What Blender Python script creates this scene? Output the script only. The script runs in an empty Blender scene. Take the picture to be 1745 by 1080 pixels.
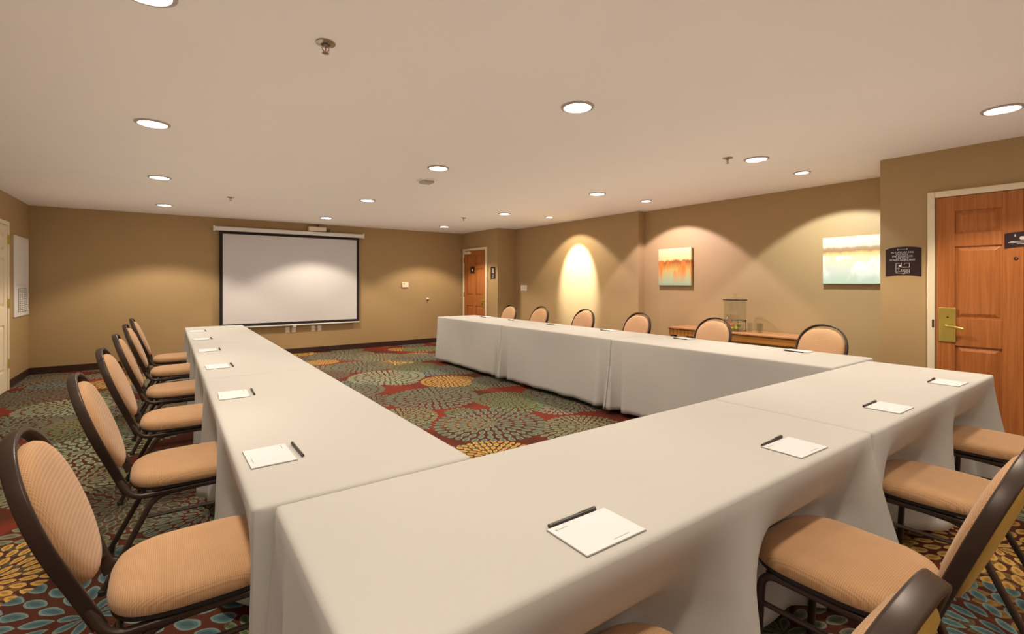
import bpy, bmesh, math, random
from mathutils import Vector, Matrix
random.seed(7)
SC = bpy.context.scene
C = SC.collection
PI = math.pi

# ------------------------------------------------------------------ materials
MATS = {}
def new_mat(name):
    m = bpy.data.materials.new(name); m.use_nodes = True
    nt = m.node_tree; b = nt.nodes['Principled BSDF']
    MATS[name] = m
    return m, nt, b

def N(nt, t, **kw):
    n = nt.nodes.new(t)
    for k, v in kw.items(): setattr(n, k, v)
    return n

def simple(name, col, rough=.5, metal=0., noise=0., scale=20., bump=0., bscale=200., spec=.5, coat=0.):
    m, nt, b = new_mat(name)
    b.inputs['Roughness'].default_value = rough
    b.inputs['Metallic'].default_value = metal
    b.inputs['Specular IOR Level'].default_value = spec
    b.inputs['Coat Weight'].default_value = coat
    tc = N(nt, 'ShaderNodeTexCoord')
    n = N(nt, 'ShaderNodeTexNoise'); n.inputs['Scale'].default_value = scale; n.inputs['Detail'].default_value = 3
    nt.links.new(tc.outputs['Object'], n.inputs['Vector'])
    r = N(nt, 'ShaderNodeMix', data_type='RGBA')
    c = Vector(col[:3])
    r.inputs[6].default_value = (*(c * (1 - noise)), 1); r.inputs[7].default_value = (*(c * (1 + noise)), 1)
    nt.links.new(n.outputs['Fac'], r.inputs[0]); nt.links.new(r.outputs[2], b.inputs['Base Color'])
    if bump:
        n2 = N(nt, 'ShaderNodeTexNoise'); n2.inputs['Scale'].default_value = bscale; n2.inputs['Detail'].default_value = 2
        nt.links.new(tc.outputs['Object'], n2.inputs['Vector'])
        bp = N(nt, 'ShaderNodeBump'); bp.inputs['Strength'].default_value = bump; bp.inputs['Distance'].default_value = .002
        nt.links.new(n2.outputs['Fac'], bp.inputs['Height']); nt.links.new(bp.outputs[0], b.inputs['Normal'])
    return m

WALL = simple('wall_paint', (.38, .255, .118), .55, noise=.03, scale=3, bump=.15, bscale=120, spec=.35)
CEIL = simple('ceiling_paint', (.86, .79, .70), .85, noise=.02, scale=2, bump=.3, bscale=90, spec=.2)
BASE = simple('baseboard_brown', (.035, .014, .010), .45, noise=.1)
CREAM = simple('cream_trim', (.74, .63, .44), .45, noise=.03)
WHITE = simple('white_plastic', (.75, .72, .66), .4, noise=.02)
IVORY = simple('ivory_plastic', (.78, .66, .50), .4, noise=.02)
BLACK = simple('black_fabric', (.012, .008, .008), .7, noise=.1)
PLAQ = simple('plaque_plum', (.022, .010, .012), .35, noise=.1)
SILV = simple('silver_print', (.62, .58, .56), .4)
BRASS = simple('brass', (.62, .50, .12), .28, metal=.85, noise=.06, scale=8)
CHROME = simple('chrome', (.55, .52, .45), .25, metal=.9)
FRAME = simple('bronze_frame', (.045, .027, .020), .40, metal=.3, noise=.1, spec=.6)
RUBBER = simple('rubber', (.02, .018, .016), .7)
CLOTHM = simple('tablecloth_white', (.455, .435, .40), .85, noise=.025, scale=2.5, bump=.15, bscale=400, spec=.15)
PAPER = simple('paper', (.62, .62, .62), .6, noise=.01)
BOARD = simple('pad_board', (.16, .14, .12), .7)
PRINT = simple('print_grey', (.33, .31, .28), .7)
PEN = simple('pen_dark', (.035, .034, .030), .35, noise=.1)
PENC = simple('pen_clip', (.30, .29, .24), .3, metal=.7)
LAM = simple('laminate', (.45, .40, .33), .5, noise=.05)
STEEL = simple('grey_steel', (.10, .10, .10), .4, metal=.6)
GRILLE = simple('dark_grille', (.04, .035, .04), .6)
SCREENW = simple('screen_white', (.62, .59, .575), .9, noise=.01, spec=.1)
REDF = simple('red_fruit', (.50, .055, .02), .4, noise=.25, scale=15)
ORAF = simple('orange_fruit', (.62, .22, .03), .45, noise=.15, scale=15)
YELF = simple('yellow_fruit', (.55, .50, .04), .45, noise=.15, scale=15)
LIMEF = simple('lime_fruit', (.30, .42, .04), .45, noise=.15, scale=15)

def fabric():
    m, nt, b = new_mat('peach_fabric')
    b.inputs['Roughness'].default_value = .85; b.inputs['Specular IOR Level'].default_value = .2
    b.inputs['Sheen Weight'].default_value = .15
    tc = N(nt, 'ShaderNodeTexCoord')
    outs = []
    for ax in (0, 1, 2):
        s = N(nt, 'ShaderNodeSeparateXYZ'); nt.links.new(tc.outputs['Object'], s.inputs[0])
        mu = N(nt, 'ShaderNodeMath', operation='MULTIPLY'); mu.inputs[1].default_value = 2 * PI / .0055
        nt.links.new(s.outputs[ax], mu.inputs[0])
        si = N(nt, 'ShaderNodeMath', operation='SINE'); nt.links.new(mu.outputs[0], si.inputs[0]); outs.append(si)
    a = N(nt, 'ShaderNodeMath', operation='ADD'); nt.links.new(outs[0].outputs[0], a.inputs[0]); nt.links.new(outs[1].outputs[0], a.inputs[1])
    mr = N(nt, 'ShaderNodeMapRange'); mr.inputs[1].default_value = -1.6; mr.inputs[2].default_value = 1.6
    nt.links.new(a.outputs[0], mr.inputs[0])
    n = N(nt, 'ShaderNodeTexNoise'); n.inputs['Scale'].default_value = 8; nt.links.new(tc.outputs['Object'], n.inputs['Vector'])
    mx = N(nt, 'ShaderNodeMix', data_type='RGBA')
    mx.inputs[6].default_value = (.42, .225, .100, 1); mx.inputs[7].default_value = (.56, .34, .180, 1)
    nt.links.new(mr.outputs[0], mx.inputs[0])
    mx2 = N(nt, 'ShaderNodeMix', data_type='RGBA', blend_type='MULTIPLY'); mx2.inputs[0].default_value = .25
    nt.links.new(mx.outputs[2], mx2.inputs[6]); nt.links.new(n.outputs['Fac'], mx2.inputs[7])
    nt.links.new(mx2.outputs[2], b.inputs['Base Color'])
    bp = N(nt, 'ShaderNodeBump'); bp.inputs['Strength'].default_value = .35; bp.inputs['Distance'].default_value = .001
    nt.links.new(mr.outputs[0], bp.inputs['Height']); nt.links.new(bp.outputs[0], b.inputs['Normal'])
    return m
FAB = fabric()
GOLDB = simple('gold_back_vinyl', (.42, .26, .055), .5, noise=.1, scale=30)

def wood(name, c1, c2, axis=2, sc=(30, 30, 1.2), rough=.38):
    m, nt, b = new_mat(name)
    b.inputs['Roughness'].default_value = rough
    tc = N(nt, 'ShaderNodeTexCoord'); mp = N(nt, 'ShaderNodeMapping'); mp.inputs['Scale'].default_value = sc
    nt.links.new(tc.outputs['Object'], mp.inputs[0])
    n = N(nt, 'ShaderNodeTexNoise'); n.inputs['Scale'].default_value = 1.5; n.inputs['Detail'].default_value = 6; n.inputs['Distortion'].default_value = 1.2
    nt.links.new(mp.outputs[0], n.inputs['Vector'])
    cr = N(nt, 'ShaderNodeValToRGB'); cr.color_ramp.elements[0].position = .3; cr.color_ramp.elements[1].position = .7
    cr.color_ramp.elements[0].color = (*c1, 1); cr.color_ramp.elements[1].color = (*c2, 1)
    nt.links.new(n.outputs['Fac'], cr.inputs[0]); nt.links.new(cr.outputs[0], b.inputs['Base Color'])
    return m
DOORW = wood('door_oak', (.31, .095, .020), (.45, .155, .040), sc=(25, .9, 25))
CONS = wood('console_wood', (.30, .115, .02), (.42, .18, .035), sc=(20, 1, 20))
CONT = wood('console_top', (.36, .16, .06), (.46, .22, .085), sc=(20, 1, 20), rough=.3)
DKW = simple('dark_wood', (.045, .014, .006), .4, noise=.2)

def glass():
    m = bpy.data.materials.new('clear_glass'); m.use_nodes = True; nt = m.node_tree; nt.nodes.clear()
    o = N(nt, 'ShaderNodeOutputMaterial'); t = N(nt, 'ShaderNodeBsdfTransparent'); t.inputs[0].default_value = (.93, .94, .92, 1)
    g = N(nt, 'ShaderNodeBsdfGlossy'); g.inputs['Roughness'].default_value = .03; g.inputs[0].default_value = (1, 1, 1, 1)
    lw = N(nt, 'ShaderNodeLayerWeight'); lw.inputs[0].default_value = .5
    pw = N(nt, 'ShaderNodeMath', operation='POWER'); nt.links.new(lw.outputs['Facing'], pw.inputs[0]); pw.inputs[1].default_value = 3.5
    f = N(nt, 'ShaderNodeMath', operation='MULTIPLY_ADD'); nt.links.new(pw.outputs[0], f.inputs[0]); f.inputs[1].default_value = .45; f.inputs[2].default_value = .05
    x = N(nt, 'ShaderNodeMixShader'); nt.links.new(f.outputs[0], x.inputs[0]); nt.links.new(t.outputs[0], x.inputs[1]); nt.links.new(g.outputs[0], x.inputs[2])
    nt.links.new(x.outputs[0], o.inputs[0]); return m
GLASS = glass()

def lens(strength, col):
    m, nt, b = new_mat('lamp_lens')
    b.inputs['Base Color'].default_value = (.8, .8, .8, 1)
    b.inputs['Emission Color'].default_value = (*col, 1); b.inputs['Emission Strength'].default_value = strength
    return m
LENS = lens(6.0, (1, .95, .88))

def carpet():
    m, nt, b = new_mat('carpet_dahlia')
    b.inputs['Roughness'].default_value = .95; b.inputs['Specular IOR Level'].default_value = .1
    L = nt.links
    tc = N(nt, 'ShaderNodeTexCoord')
    def M(op, a, c=None, d=None):
        n = N(nt, 'ShaderNodeMath', operation=op)
        for i, v in enumerate((a, c, d)):
            if v is None: continue
            if isinstance(v, (int, float)): n.inputs[i].default_value = v
            else: L.new(v, n.inputs[i])
        return n.outputs[0]
    def mixc(f, a, c):
        n = N(nt, 'ShaderNodeMix', data_type='RGBA')
        if isinstance(f, (int, float)): n.inputs[0].default_value = f
        else: L.new(f, n.inputs[0])
        for i, v in ((6, a), (7, c)):
            if isinstance(v, tuple): n.inputs[i].default_value = (*v, 1)
            else: L.new(v, n.inputs[i])
        return n.outputs[2]
    # slight wobble so the petals are not drafted by compass
    wn = N(nt, 'ShaderNodeTexNoise'); wn.inputs['Scale'].default_value = 9; L.new(tc.outputs['Object'], wn.inputs['Vector'])
    ws = N(nt, 'ShaderNodeVectorMath', operation='SUBTRACT'); L.new(wn.outputs['Color'], ws.inputs[0]); ws.inputs[1].default_value = (.5, .5, .5)
    wm = N(nt, 'ShaderNodeVectorMath', operation='SCALE'); L.new(ws.outputs[0], wm.inputs[0]); wm.inputs['Scale'].default_value = .022
    P = N(nt, 'ShaderNodeVectorMath', operation='ADD'); L.new(tc.outputs['Object'], P.inputs[0]); L.new(wm.outputs[0], P.inputs[1])
    bgN = N(nt, 'ShaderNodeTexNoise'); bgN.inputs['Scale'].default_value = 1.1; L.new(tc.outputs['Object'], bgN.inputs['Vector'])
    cr = N(nt, 'ShaderNodeValToRGB'); cr.color_ramp.elements[0].position = .42; cr.color_ramp.elements[1].position = .56
    cr.color_ramp.elements[0].color = (.070, .020, .012, 1); cr.color_ramp.elements[1].color = (.150, .027, .015, 1)
    L.new(bgN.outputs['Fac'], cr.inputs[0])
    col = cr.outputs[0]
    def petals(col, x, y, w, lim_rings, base, n0, n1):
        """x, y from the medallion centre; w ring width; returns colour with the petals laid on"""
        r = M('SQRT', M('ADD', M('MULTIPLY', x, x), M('MULTIPLY', y, y)))
        th = M('DIVIDE', M('ARCTAN2', y, x), 2 * PI)
        rr = M('DIVIDE', r, w)
        i = M('FLOOR', rr); vv = M('SUBTRACT', M('FRACT', rr), .5)
        n = M('ROUND', M('ADD', M('MULTIPLY', i, n1), n0))
        u = M('SUBTRACT', M('FRACT', M('ADD', M('MULTIPLY', th, n), M('MULTIPLY', i, .37))), .5)
        e = M('ADD', M('POWER', M('ABSOLUTE', M('DIVIDE', u, .43)), 1.35), M('POWER', M('ABSOLUTE', M('DIVIDE', vv, .54)), 2.1))
        e = M('ADD', e, M('MULTIPLY', M('GREATER_THAN', i, lim_rings), 9))
        fill = M('LESS_THAN', e, .50); outl = M('LESS_THAN', e, .78)
        oc = mixc(.22, base, (.42, .40, .26))
        core = mixc(.45, base, (.04, .035, .025))
        dim = mixc(M('GREATER_THAN', e, .22), core, base)
        inside = M('LESS_THAN', r, M('MULTIPLY', M('ADD', M('FLOOR', lim_rings), .97), w))
        col = mixc(M('MULTIPLY', inside, .7), col, (.055, .022, .013))
        return mixc(fill, mixc(outl, col, oc), dim)
    def layer(col, scale, off, R, w, pal, n0, n1, rnd=.5):
        o = N(nt, 'ShaderNodeVectorMath', operation='ADD'); L.new(P.outputs[0], o.inputs[0]); o.inputs[1].default_value = off
        v = N(nt, 'ShaderNodeTexVoronoi', voronoi_dimensions='2D', feature='F1'); v.inputs['Scale'].default_value = scale
        v.inputs['Randomness'].default_value = rnd; L.new(o.outputs[0], v.inputs['Vector'])
        d = N(nt, 'ShaderNodeVectorMath', operation='SUBTRACT'); L.new(o.outputs[0], d.inputs[0]); L.new(v.outputs['Position'], d.inputs[1])
        s = N(nt, 'ShaderNodeSeparateXYZ'); L.new(d.outputs[0], s.inputs[0])
        q = N(nt, 'ShaderNodeSeparateColor'); L.new(v.outputs['Color'], q.inputs[0])
        ramp = N(nt, 'ShaderNodeValToRGB'); ramp.color_ramp.interpolation = 'CONSTANT'
        els = ramp.color_ramp.elements
        while len(els) < len(pal): els.new(.5)
        for j, (p, cc) in enumerate(pal):
            els[j].position = p; els[j].color = (*cc, 1)
        L.new(q.outputs[0], ramp.inputs[0])
        return petals(col, s.outputs[0], s.outputs[1], w, M('ADD', M('MULTIPLY', q.outputs[1], 1.6), R - 1), ramp.outputs[0], n0, n1)
    pal2 = [(0, (.16, .17, .11)), (.25, (.46, .22, .05)), (.5, (.10, .14, .06)), (.75, (.20, .20, .13))]
    pal1 = [(0, (.085, .12, .09)), (.28, (.14, .15, .09)), (.46, (.10, .10, .07)), (.60, (.52, .29, .05)), (.70, (.10, .17, .07)), (.82, (.085, .15, .15))]
    col = layer(col, 1.35, (3.1, 7.7, 0), 2.0, .085, pal2, 8, 8, .8)
    col = layer(col, .92, (.55, .25, 0), 3.0, .105, pal1, 8, 7.5, .45)
    PC = {'t': (.105, .135, .100), 'g': (.112, .125, .085), 'n': (.085, .130, .055), 'p': (.22, .255, .155), 'l': (.165, .175, .095), 'd': (.080, .075, .050), 'o': (.46, .25, .05), 'r': (.15, .12, .07), 'b': (.06, .12, .13)}
    meds = [(2.474,3.817,.50,'t'),(3.088,5.797,.36,'o'),(2.499,5.077,.50,'g'),(3.137,4.519,.34,'n'),(2.515,6.552,.50,'p'),(2.482,7.622,.50,'g'),(3.582,5.414,.35,'t'),(3.75,3.985,.42,'t'),
      (3.125,3.239,.36,'l'),(2.033,3.1,.34,'o'),(3.165,7.071,.37,'n'),(2.59,8.979,.54,'g'),(3.562,7.988,.46,'g'),(3.058,8.39,.42,'l'),(2.092,8.382,.25,'o'),(3.609,6.513,.40,'t'),(1.877,4.515,.34,'l'),
      (1.80,6.0,.42,'t'),(1.75,7.2,.40,'d'),
      (-1.501,9.117,.5,'g'),(-1.341,7.851,.5,'d'),(-.864,6.971,.42,'p'),(-1.2,6.25,.45,'g'),(-.602,5.875,.40,'n'),(-.534,5.037,.42,'p'),(-1.25,5.2,.42,'t'),(-.50,4.274,.34,'l'),(-.90,4.55,.25,'g'),(-1.3,4.2,.4,'d'),(-.20,3.75,.40,'d'),(-.55,8.266,.35,'o'),
      (-.70,3.10,.36,'o'),(-.25,2.55,.55,'b'),(.20,3.30,.30,'t'),(.0,1.6,.45,'g'),(3.40,.56,.42,'o'),(2.55,.30,.45,'b'),(-.104,8.0,.36,'t'),(.019,6.42,.4,'g'),(-.1,5.6,.3,'t'),(4.2,.2,.45,'t')]
    sp = N(nt, 'ShaderNodeSeparateXYZ'); L.new(P.outputs[0], sp.inputs[0])
    best = dX = dY = RR = CC = None
    for (mx_, my_, mr_, mc_) in meds:
        dx = M('SUBTRACT', sp.outputs[0], mx_); dy = M('SUBTRACT', sp.outputs[1], my_)
        dn = M('DIVIDE', M('SQRT', M('ADD', M('MULTIPLY', dx, dx), M('MULTIPLY', dy, dy))), mr_)
        if best is None: best, dX, dY, RR, CC = dn, dx, dy, M('ADD', mr_, 0), mixc(0., PC[mc_], PC[mc_])
        else:
            near = M('LESS_THAN', dn, best)
            def sel(a, b): return M('ADD', M('MULTIPLY', near, M('SUBTRACT', b, a)), a)
            dX, dY, RR = sel(dX, dx), sel(dY, dy), sel(RR, mr_); CC = mixc(near, CC, PC[mc_]); best = M('MINIMUM', best, dn)
    over = petals(col, dX, dY, M('DIVIDE', RR, 4.6), M('ADD', 4.1, 0), CC, 8, 7.8)
    col = mixc(M('LESS_THAN', best, 1.06), col, over)
    fz = N(nt, 'ShaderNodeTexNoise'); fz.inputs['Scale'].default_value = 260; L.new(tc.outputs['Object'], fz.inputs['Vector'])
    mxx = N(nt, 'ShaderNodeMix', data_type='RGBA', blend_type='MULTIPLY'); mxx.inputs[0].default_value = .5
    g = M('ADD', M('MULTIPLY', fz.outputs['Fac'], 1.2), .4)
    L.new(col, mxx.inputs[6]); L.new(g, mxx.inputs[7])
    L.new(mxx.outputs[2], b.inputs['Base Color'])
    bp = N(nt, 'ShaderNodeBump'); bp.inputs['Strength'].default_value = .5; bp.inputs['Distance'].default_value = .004
    L.new(fz.outputs['Fac'], bp.inputs['Height']); L.new(bp.outputs[0], b.inputs['Normal'])
    return m
CARPET = carpet()

# ------------------------------------------------------------------ mesh helpers
def link_mesh(name, bm, mat, parent=None, smooth=True, bevel=0., mats=None):
    me = bpy.data.meshes.new(name)
    bmesh.ops.recalc_face_normals(bm, faces=bm.faces)
    bm.to_mesh(me); bm.free()
    for mm in (mats or [mat]): me.materials.append(mm)
    if smooth:
        for p in me.polygons: p.use_smooth = True
        me.set_sharp_from_angle(angle=math.radians(38))
    o = bpy.data.objects.new(name, me); C.objects.link(o)
    if parent: o.parent = parent
    if bevel:
        b = o.modifiers.new('bevel', 'BEVEL'); b.width = bevel; b.segments = 2; b.limit_method = 'ANGLE'
    return o

def box(bm, x0, x1, y0, y1, z0, z1):
    v = [bm.verts.new(p) for p in ((x0,y0,z0),(x1,y0,z0),(x1,y1,z0),(x0,y1,z0),(x0,y0,z1),(x1,y0,z1),(x1,y1,z1),(x0,y1,z1))]
    for f in ((0,3,2,1),(4,5,6,7),(0,1,5,4),(1,2,6,5),(2,3,7,6),(3,0,4,7)): bm.faces.new([v[i] for i in f])

def BX(*bs):
    bm = bmesh.new()
    for b in bs: box(bm, *b)
    return bm

def lathe(bm, prof, seg=32, c=(0, 0, 0), closed=True):
    rings = []
    for r, z in prof:
        if r < 1e-6: rings.append([bm.verts.new((c[0], c[1], c[2] + z))])
        else: rings.append([bm.verts.new((c[0] + r * math.cos(2*PI*k/seg), c[1] + r * math.sin(2*PI*k/seg), c[2] + z)) for k in range(seg)])
    for a, b in zip(rings, rings[1:]):
        for k in range(seg):
            j = (k + 1) % seg
            if len(a) == 1 and len(b) == 1: continue
            if len(a) == 1: bm.faces.new((a[0], b[k], b[j]))
            elif len(b) == 1: bm.faces.new((a[k], a[j], b[0]))
            else: bm.faces.new((a[k], a[j], b[j], b[k]))

def smooth_path(pts, n=6):
    """Catmull-Rom through pts"""
    P = [Vector(p) for p in pts]; out = []
    for i in range(len(P) - 1):
        p0 = P[max(i-1, 0)]; p1 = P[i]; p2 = P[i+1]; p3 = P[min(i+2, len(P)-1)]
        for k in range(n):
            t = k / n
            out.append(.5 * ((2*p1) + (p2-p0)*t + (2*p0-5*p1+4*p2-p3)*t*t + (3*p1-p0-3*p2+p3)*t**3))
    out.append(P[-1]); return out

def round_corners(pts, rad, n=6):
    P = [Vector(p) for p in pts]; out = [P[0]]
    for i in range(1, len(P) - 1):
        a = (P[i-1] - P[i]); b = (P[i+1] - P[i])
        r = min(rad, a.length * .48, b.length * .48)
        s = P[i] + a.normalized() * r; e = P[i] + b.normalized() * r
        for k in range(n + 1):
            t = k / n; out.append((1-t)**2 * s + 2*t*(1-t) * P[i] + t*t * e)
    out.append(P[-1]); return out

def sweep(bm, path, prof, side=Vector((1, 0, 0)), cap=True):
    """prof: list of (a,b), a along 'side' projected, b along normal"""
    rings = []
    n = len(path)
    for i, p in enumerate(path):
        t = (path[min(i+1, n-1)] - path[max(i-1, 0)]).normalized()
        sd = side(i / (n - 1)) if callable(side) else side
        s = (sd - t * sd.dot(t))
        if s.length < 1e-4: s = Vector((0, 1, 0)) - t * t.y
        s.normalize(); b = t.cross(s)
        rings.append([bm.verts.new(p + s * u + b * v) for u, v in prof])
    m = len(prof)
    for a, b in zip(rings, rings[1:]):
        for k in range(m): bm.faces.new((a[k], a[(k+1) % m], b[(k+1) % m], b[k]))
    if cap: bm.faces.new(rings[0]); bm.faces.new(list(reversed(rings[-1])))

def rprof(w, h, n=3, r=None):
    r = r or min(w, h) * .35; out = []
    for cx, cy, a0 in ((w/2-r, h/2-r, 0), (-w/2+r, h/2-r, PI/2), (-w/2+r, -h/2+r, PI), (w/2-r, -h/2+r, 1.5*PI)):
        for k in range(n + 1):
            a = a0 + PI/2 * k / n; out.append((cx + r*math.cos(a), cy + r*math.sin(a)))
    return out
def cprof(r, n=10): return [(r*math.cos(2*PI*k/n), r*math.sin(2*PI*k/n)) for k in range(n)]

def tag(o, label, cat, group=None, kind=None):
    o['label'] = label; o['category'] = cat
    if group: o['group'] = group
    if kind: o['kind'] = kind
    return o
def empty(name, M=None, loc=None):
    o = bpy.data.objects.new(name, None); C.objects.link(o); o.empty_display_size = .1
    if M is not None: o.matrix_world = M
    if loc: o.location = loc
    return o
def struct(o): o['kind'] = 'structure'; return o
def copy_tree(o, parent=None):
    c = o.copy(); C.objects.link(c)
    if parent: c.parent = parent
    for ch in list(o.children): copy_tree(ch, c)
    return c

def frame(side, x, y, z):
    if side == 'R': cols = ((0,-1,0), (0,0,1), (-1,0,0))
    elif side == 'B': cols = ((1,0,0), (0,0,1), (0,-1,0))
    else: cols = ((0,1,0), (0,0,1), (1,0,0))
    M = Matrix.Identity(4)
    for j, c in enumerate(cols):
        for i in range(3): M[i][j] = c[i]
    M[0][3], M[1][3], M[2][3] = x, y, z
    return M

def text_mesh(name, body, size, mat, parent, loc, extrude=.0006, align='CENTER', sx=1.):
    cu = bpy.data.curves.new(name, 'FONT'); cu.body = body; cu.size = size; cu.align_x = align; cu.extrude = extrude; cu.resolution_u = 2
    t = bpy.data.objects.new('tmp', cu); C.objects.link(t)
    dg = bpy.context.evaluated_depsgraph_get()
    me = bpy.data.meshes.new_from_object(t.evaluated_get(dg))
    bpy.data.objects.remove(t)
    me.materials.clear(); me.materials.append(mat)
    o = bpy.data.objects.new(name, me); C.objects.link(o); o.parent = parent; o.location = loc; o.scale = (sx, 1, 1)
    return o

# ------------------------------------------------------------------ room
H = 2.44
BK, LW, FR = 9.68, -1.63, -2.6
XA, XB, XC, XD = 5.50, 5.96, 6.10, 5.27
YA, YB, YC = 8.22, 4.97, 1.626
struct(link_mesh('floor', BX((LW-.15, 6.6, FR-.15, BK+.15, -.1, 0)), CARPET, smooth=False))
struct(link_mesh('ceiling', BX((LW-.15, 6.6, FR-.15, BK+.15, H, H+.12)), CEIL, smooth=False))
struct(link_mesh('wall_back', BX((LW-.15, 6.6, BK, BK+.15, 0, H)), WALL, smooth=False))
struct(link_mesh('wall_left', BX((LW-.15, LW, FR, BK, 0, H)), WALL, smooth=False))
struct(link_mesh('wall_front', BX((LW-.15, 6.6, FR-.15, FR, 0, H)), WALL, smooth=False))
bm = bmesh.new()   # right wall: one plan outline with its jogs, extruded
out = [(XD, FR), (XD, YC), (XC, YC), (XC, YB), (XB, YB), (XB, YA), (XA, YA), (XA, BK), (6.6, BK), (6.6, FR)]
lo = [bm.verts.new((x, y, 0)) for x, y in out]; hi = [bm.verts.new((x, y, H)) for x, y in out]
for k in range(len(out)):
    j = (k+1) % len(out); bm.faces.new((lo[k], lo[j], hi[j], hi[k]))
bm.faces.new(lo); bm.faces.new(hi)
struct(link_mesh('wall_right', bm, WALL, smooth=False))
bh, bt = .10, .012
struct(link_mesh('baseboard_back', BX((LW+bt, XA-bt, BK-bt, BK, 0, bh)), BASE, bevel=.003))
struct(link_mesh('baseboard_left', BX((LW, LW+bt, 8.50, BK, 0, bh), (LW, LW+bt, FR, 7.44, 0, bh)), BASE, bevel=.003))
struct(link_mesh('baseboard_right', BX((XA-bt, XA, YA-bt, 8.58, 0, bh), (XA, XB-bt, YA-bt, YA, 0, bh), (XB-bt, XB, YB-bt, YA-bt, 0, bh), (XB, XC-bt, YB-bt, YB, 0, bh),
    (XC-bt, XC, YC+bt, YB-bt, 0, bh), (XD, XC, YC, YC+bt, 0, bh), (XD-bt, XD, 1.29, YC+bt, 0, bh), (XD-bt, XD, FR, .26, 0, bh)), BASE, bevel=.003))

# ------------------------------------------------------------------ doors
def door(name, M, w, h, handle, hinge_side, leafmat=DOORW, full=True, fw=.05):
    """u to the right, v up, n out of the wall; opening from u=0 to w"""
    r = struct(empty(name, M))
    fr = link_mesh('door_frame', BX((-fw, 0, 0, h+fw, 0, .035), (w, w+fw, 0, h+fw, 0, .035), (0, w, h, h+fw, 0, .035)), CREAM, r, bevel=.006)
    bm = bmesh.new()
    box(bm, .004, w-.004, .006, h-.004, .001, .008)
    if full:
        st, cs = .125, .115     # stile, centre stile
        pw = (w - 2*st - cs) / 2
        cols = [(st, st+pw), (w-st-pw, w-st)]
        rows = [(.25, .815), (1.04, 1.625), (1.73, 1.915)]
        # stiles and rails standing proud of the backing
        box(bm, .004, st, .006, h-.004, .008, .022); box(bm, w-st, w-.004, .006, h-.004, .008, .022)
        box(bm, cols[0][1], cols[1][0], .006, h-.004, .008, .022)
        zs = [.006] + [z for rr in rows for z in rr] + [h-.004]
        for k in range(0, len(zs), 2):
            for a, b in cols: box(bm, a, b, zs[k], zs[k+1], .008, .022)
        for a, b in cols:
            for z0, z1 in rows:
                g, sl = .012, .028
                A = [(a+g, z0+g), (b-g, z0+g), (b-g, z1-g), (a+g, z1-g)]
                B = [(a+g+sl, z0+g+sl), (b-g-sl, z0+g+sl), (b-g-sl, z1-g-sl), (a+g+sl, z1-g-sl)]
                va = [bm.verts.new((p[0], p[1], .008)) for p in A]; vb = [bm.verts.new((p[0], p[1], .021)) for p in B]
                for k in range(4): bm.faces.new((va[k], va[(k+1)%4], vb[(k+1)%4], vb[k]))
                bm.faces.new(vb)
    link_mesh('door_leaf', bm, leafmat, r, smooth=False, bevel=.0025 if full else 0)
    return r
# near door on the right wall, hinge side beyond the frame
d1 = door('door_1', frame('R', XD, 1.235, 0), .915, 2.04, None, None)
hd = link_mesh('door_handle', BX((.022, .132, .842, 1.125, .022, .032)), BRASS, d1, bevel=.003)
bm = bmesh.new(); sweep(bm, round_corners([(.075, .975, .032), (.075, .975, .075), (.12, .972, .078), (.185, .955, .072)], .02), rprof(.020, .016), side=Vector((0, 1, 0)))
link_mesh('lever', bm, BRASS, hd)
bm = bmesh.new(); lathe(bm, [(0, .032), (.007, .032), (.007, .036), (0, .036)], 12, (.082, 1.045, 0)); link_mesh('lock_light', bm, DKW, hd)
bm = bmesh.new(); lathe(bm, [(.006, .022), (.013, .022), (.013, .027), (.009, .029), (.006, .027)], 20, (.475, 1.515, 0)); link_mesh('peephole', bm, DKW, d1)
link_mesh('strike_plate', BX((-.018, -.004, .955, 1.02, .035, .037)), DKW, d1)
# far door on the right wall, hard against the back corner
d2 = door('door_2', frame('R', XA, 9.55, 0), .90, 2.03, None, None)
hd = link_mesh('door_handle', BX((.80, .87, .80, 1.06, .022, .030)), BRASS, d2, bevel=.003)
bm = bmesh.new(); sweep(bm, round_corners([(.845, .945, .03), (.845, .945, .075), (.80, .945, .078), (.74, .94, .074)], .02), rprof(.022, .016), side=Vector((0, 1, 0)))
link_mesh('lever', bm, BRASS, hd)
link_mesh('closer_arm', BX((.05, .30, 1.955, 2.015, .022, .065), (.06, .09, 2.015, 2.05, .03, .06)), CREAM, d2, bevel=.006)
for k, z in enumerate((.25, 1.0, 1.78)): link_mesh('hinge', BX((-.008, .006, z, z+.10, .022, .040)), BRASS, d2, bevel=.002)
# cream door on the left wall
d3 = door('door_3', frame('L', LW, 7.52, 0), .90, 2.03, None, None, leafmat=CREAM)
for k, z in enumerate((.28, 1.02, 1.80)): link_mesh('hinge', BX((.892, .912, z, z+.11, .033, .046)), BRASS, d3, bevel=.002)

# ------------------------------------------------------------------ plaques and wall devices
def bowed_plate(w, h, bow, th, n=16, notch=.0):
    bm = bmesh.new(); pts = []
    for k in range(n+1):
        t = k/n; pts.append((-w/2 + w*t, -h/2 + bow*(1-(2*t-1)**2)))
    for k in range(n+1):
        t = 1-k/n; pts.append((-w/2 + w*t, h/2 - bow + bow*(1-(2*t-1)**2)))
    a = [bm.verts.new((x, y, 0)) for x, y in pts]; b = [bm.verts.new((x, y, th)) for x, y in pts]
    bm.faces.new(a); bm.faces.new(b)
    for k in range(len(pts)): bm.faces.new((a[k], a[(k+1)%len(pts)], b[(k+1)%len(pts)], b[k]))
    return bm
s = empty('evacuation_sign', frame('R', XD-.001, 1.457, 1.515))
tag(s, 'dark wall plaque with fire instructions and floor plan beside the near door', 'sign')
link_mesh('plate', bowed_plate(.252, .262, .016, .008), PLAQ, s, bevel=.0015)
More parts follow.
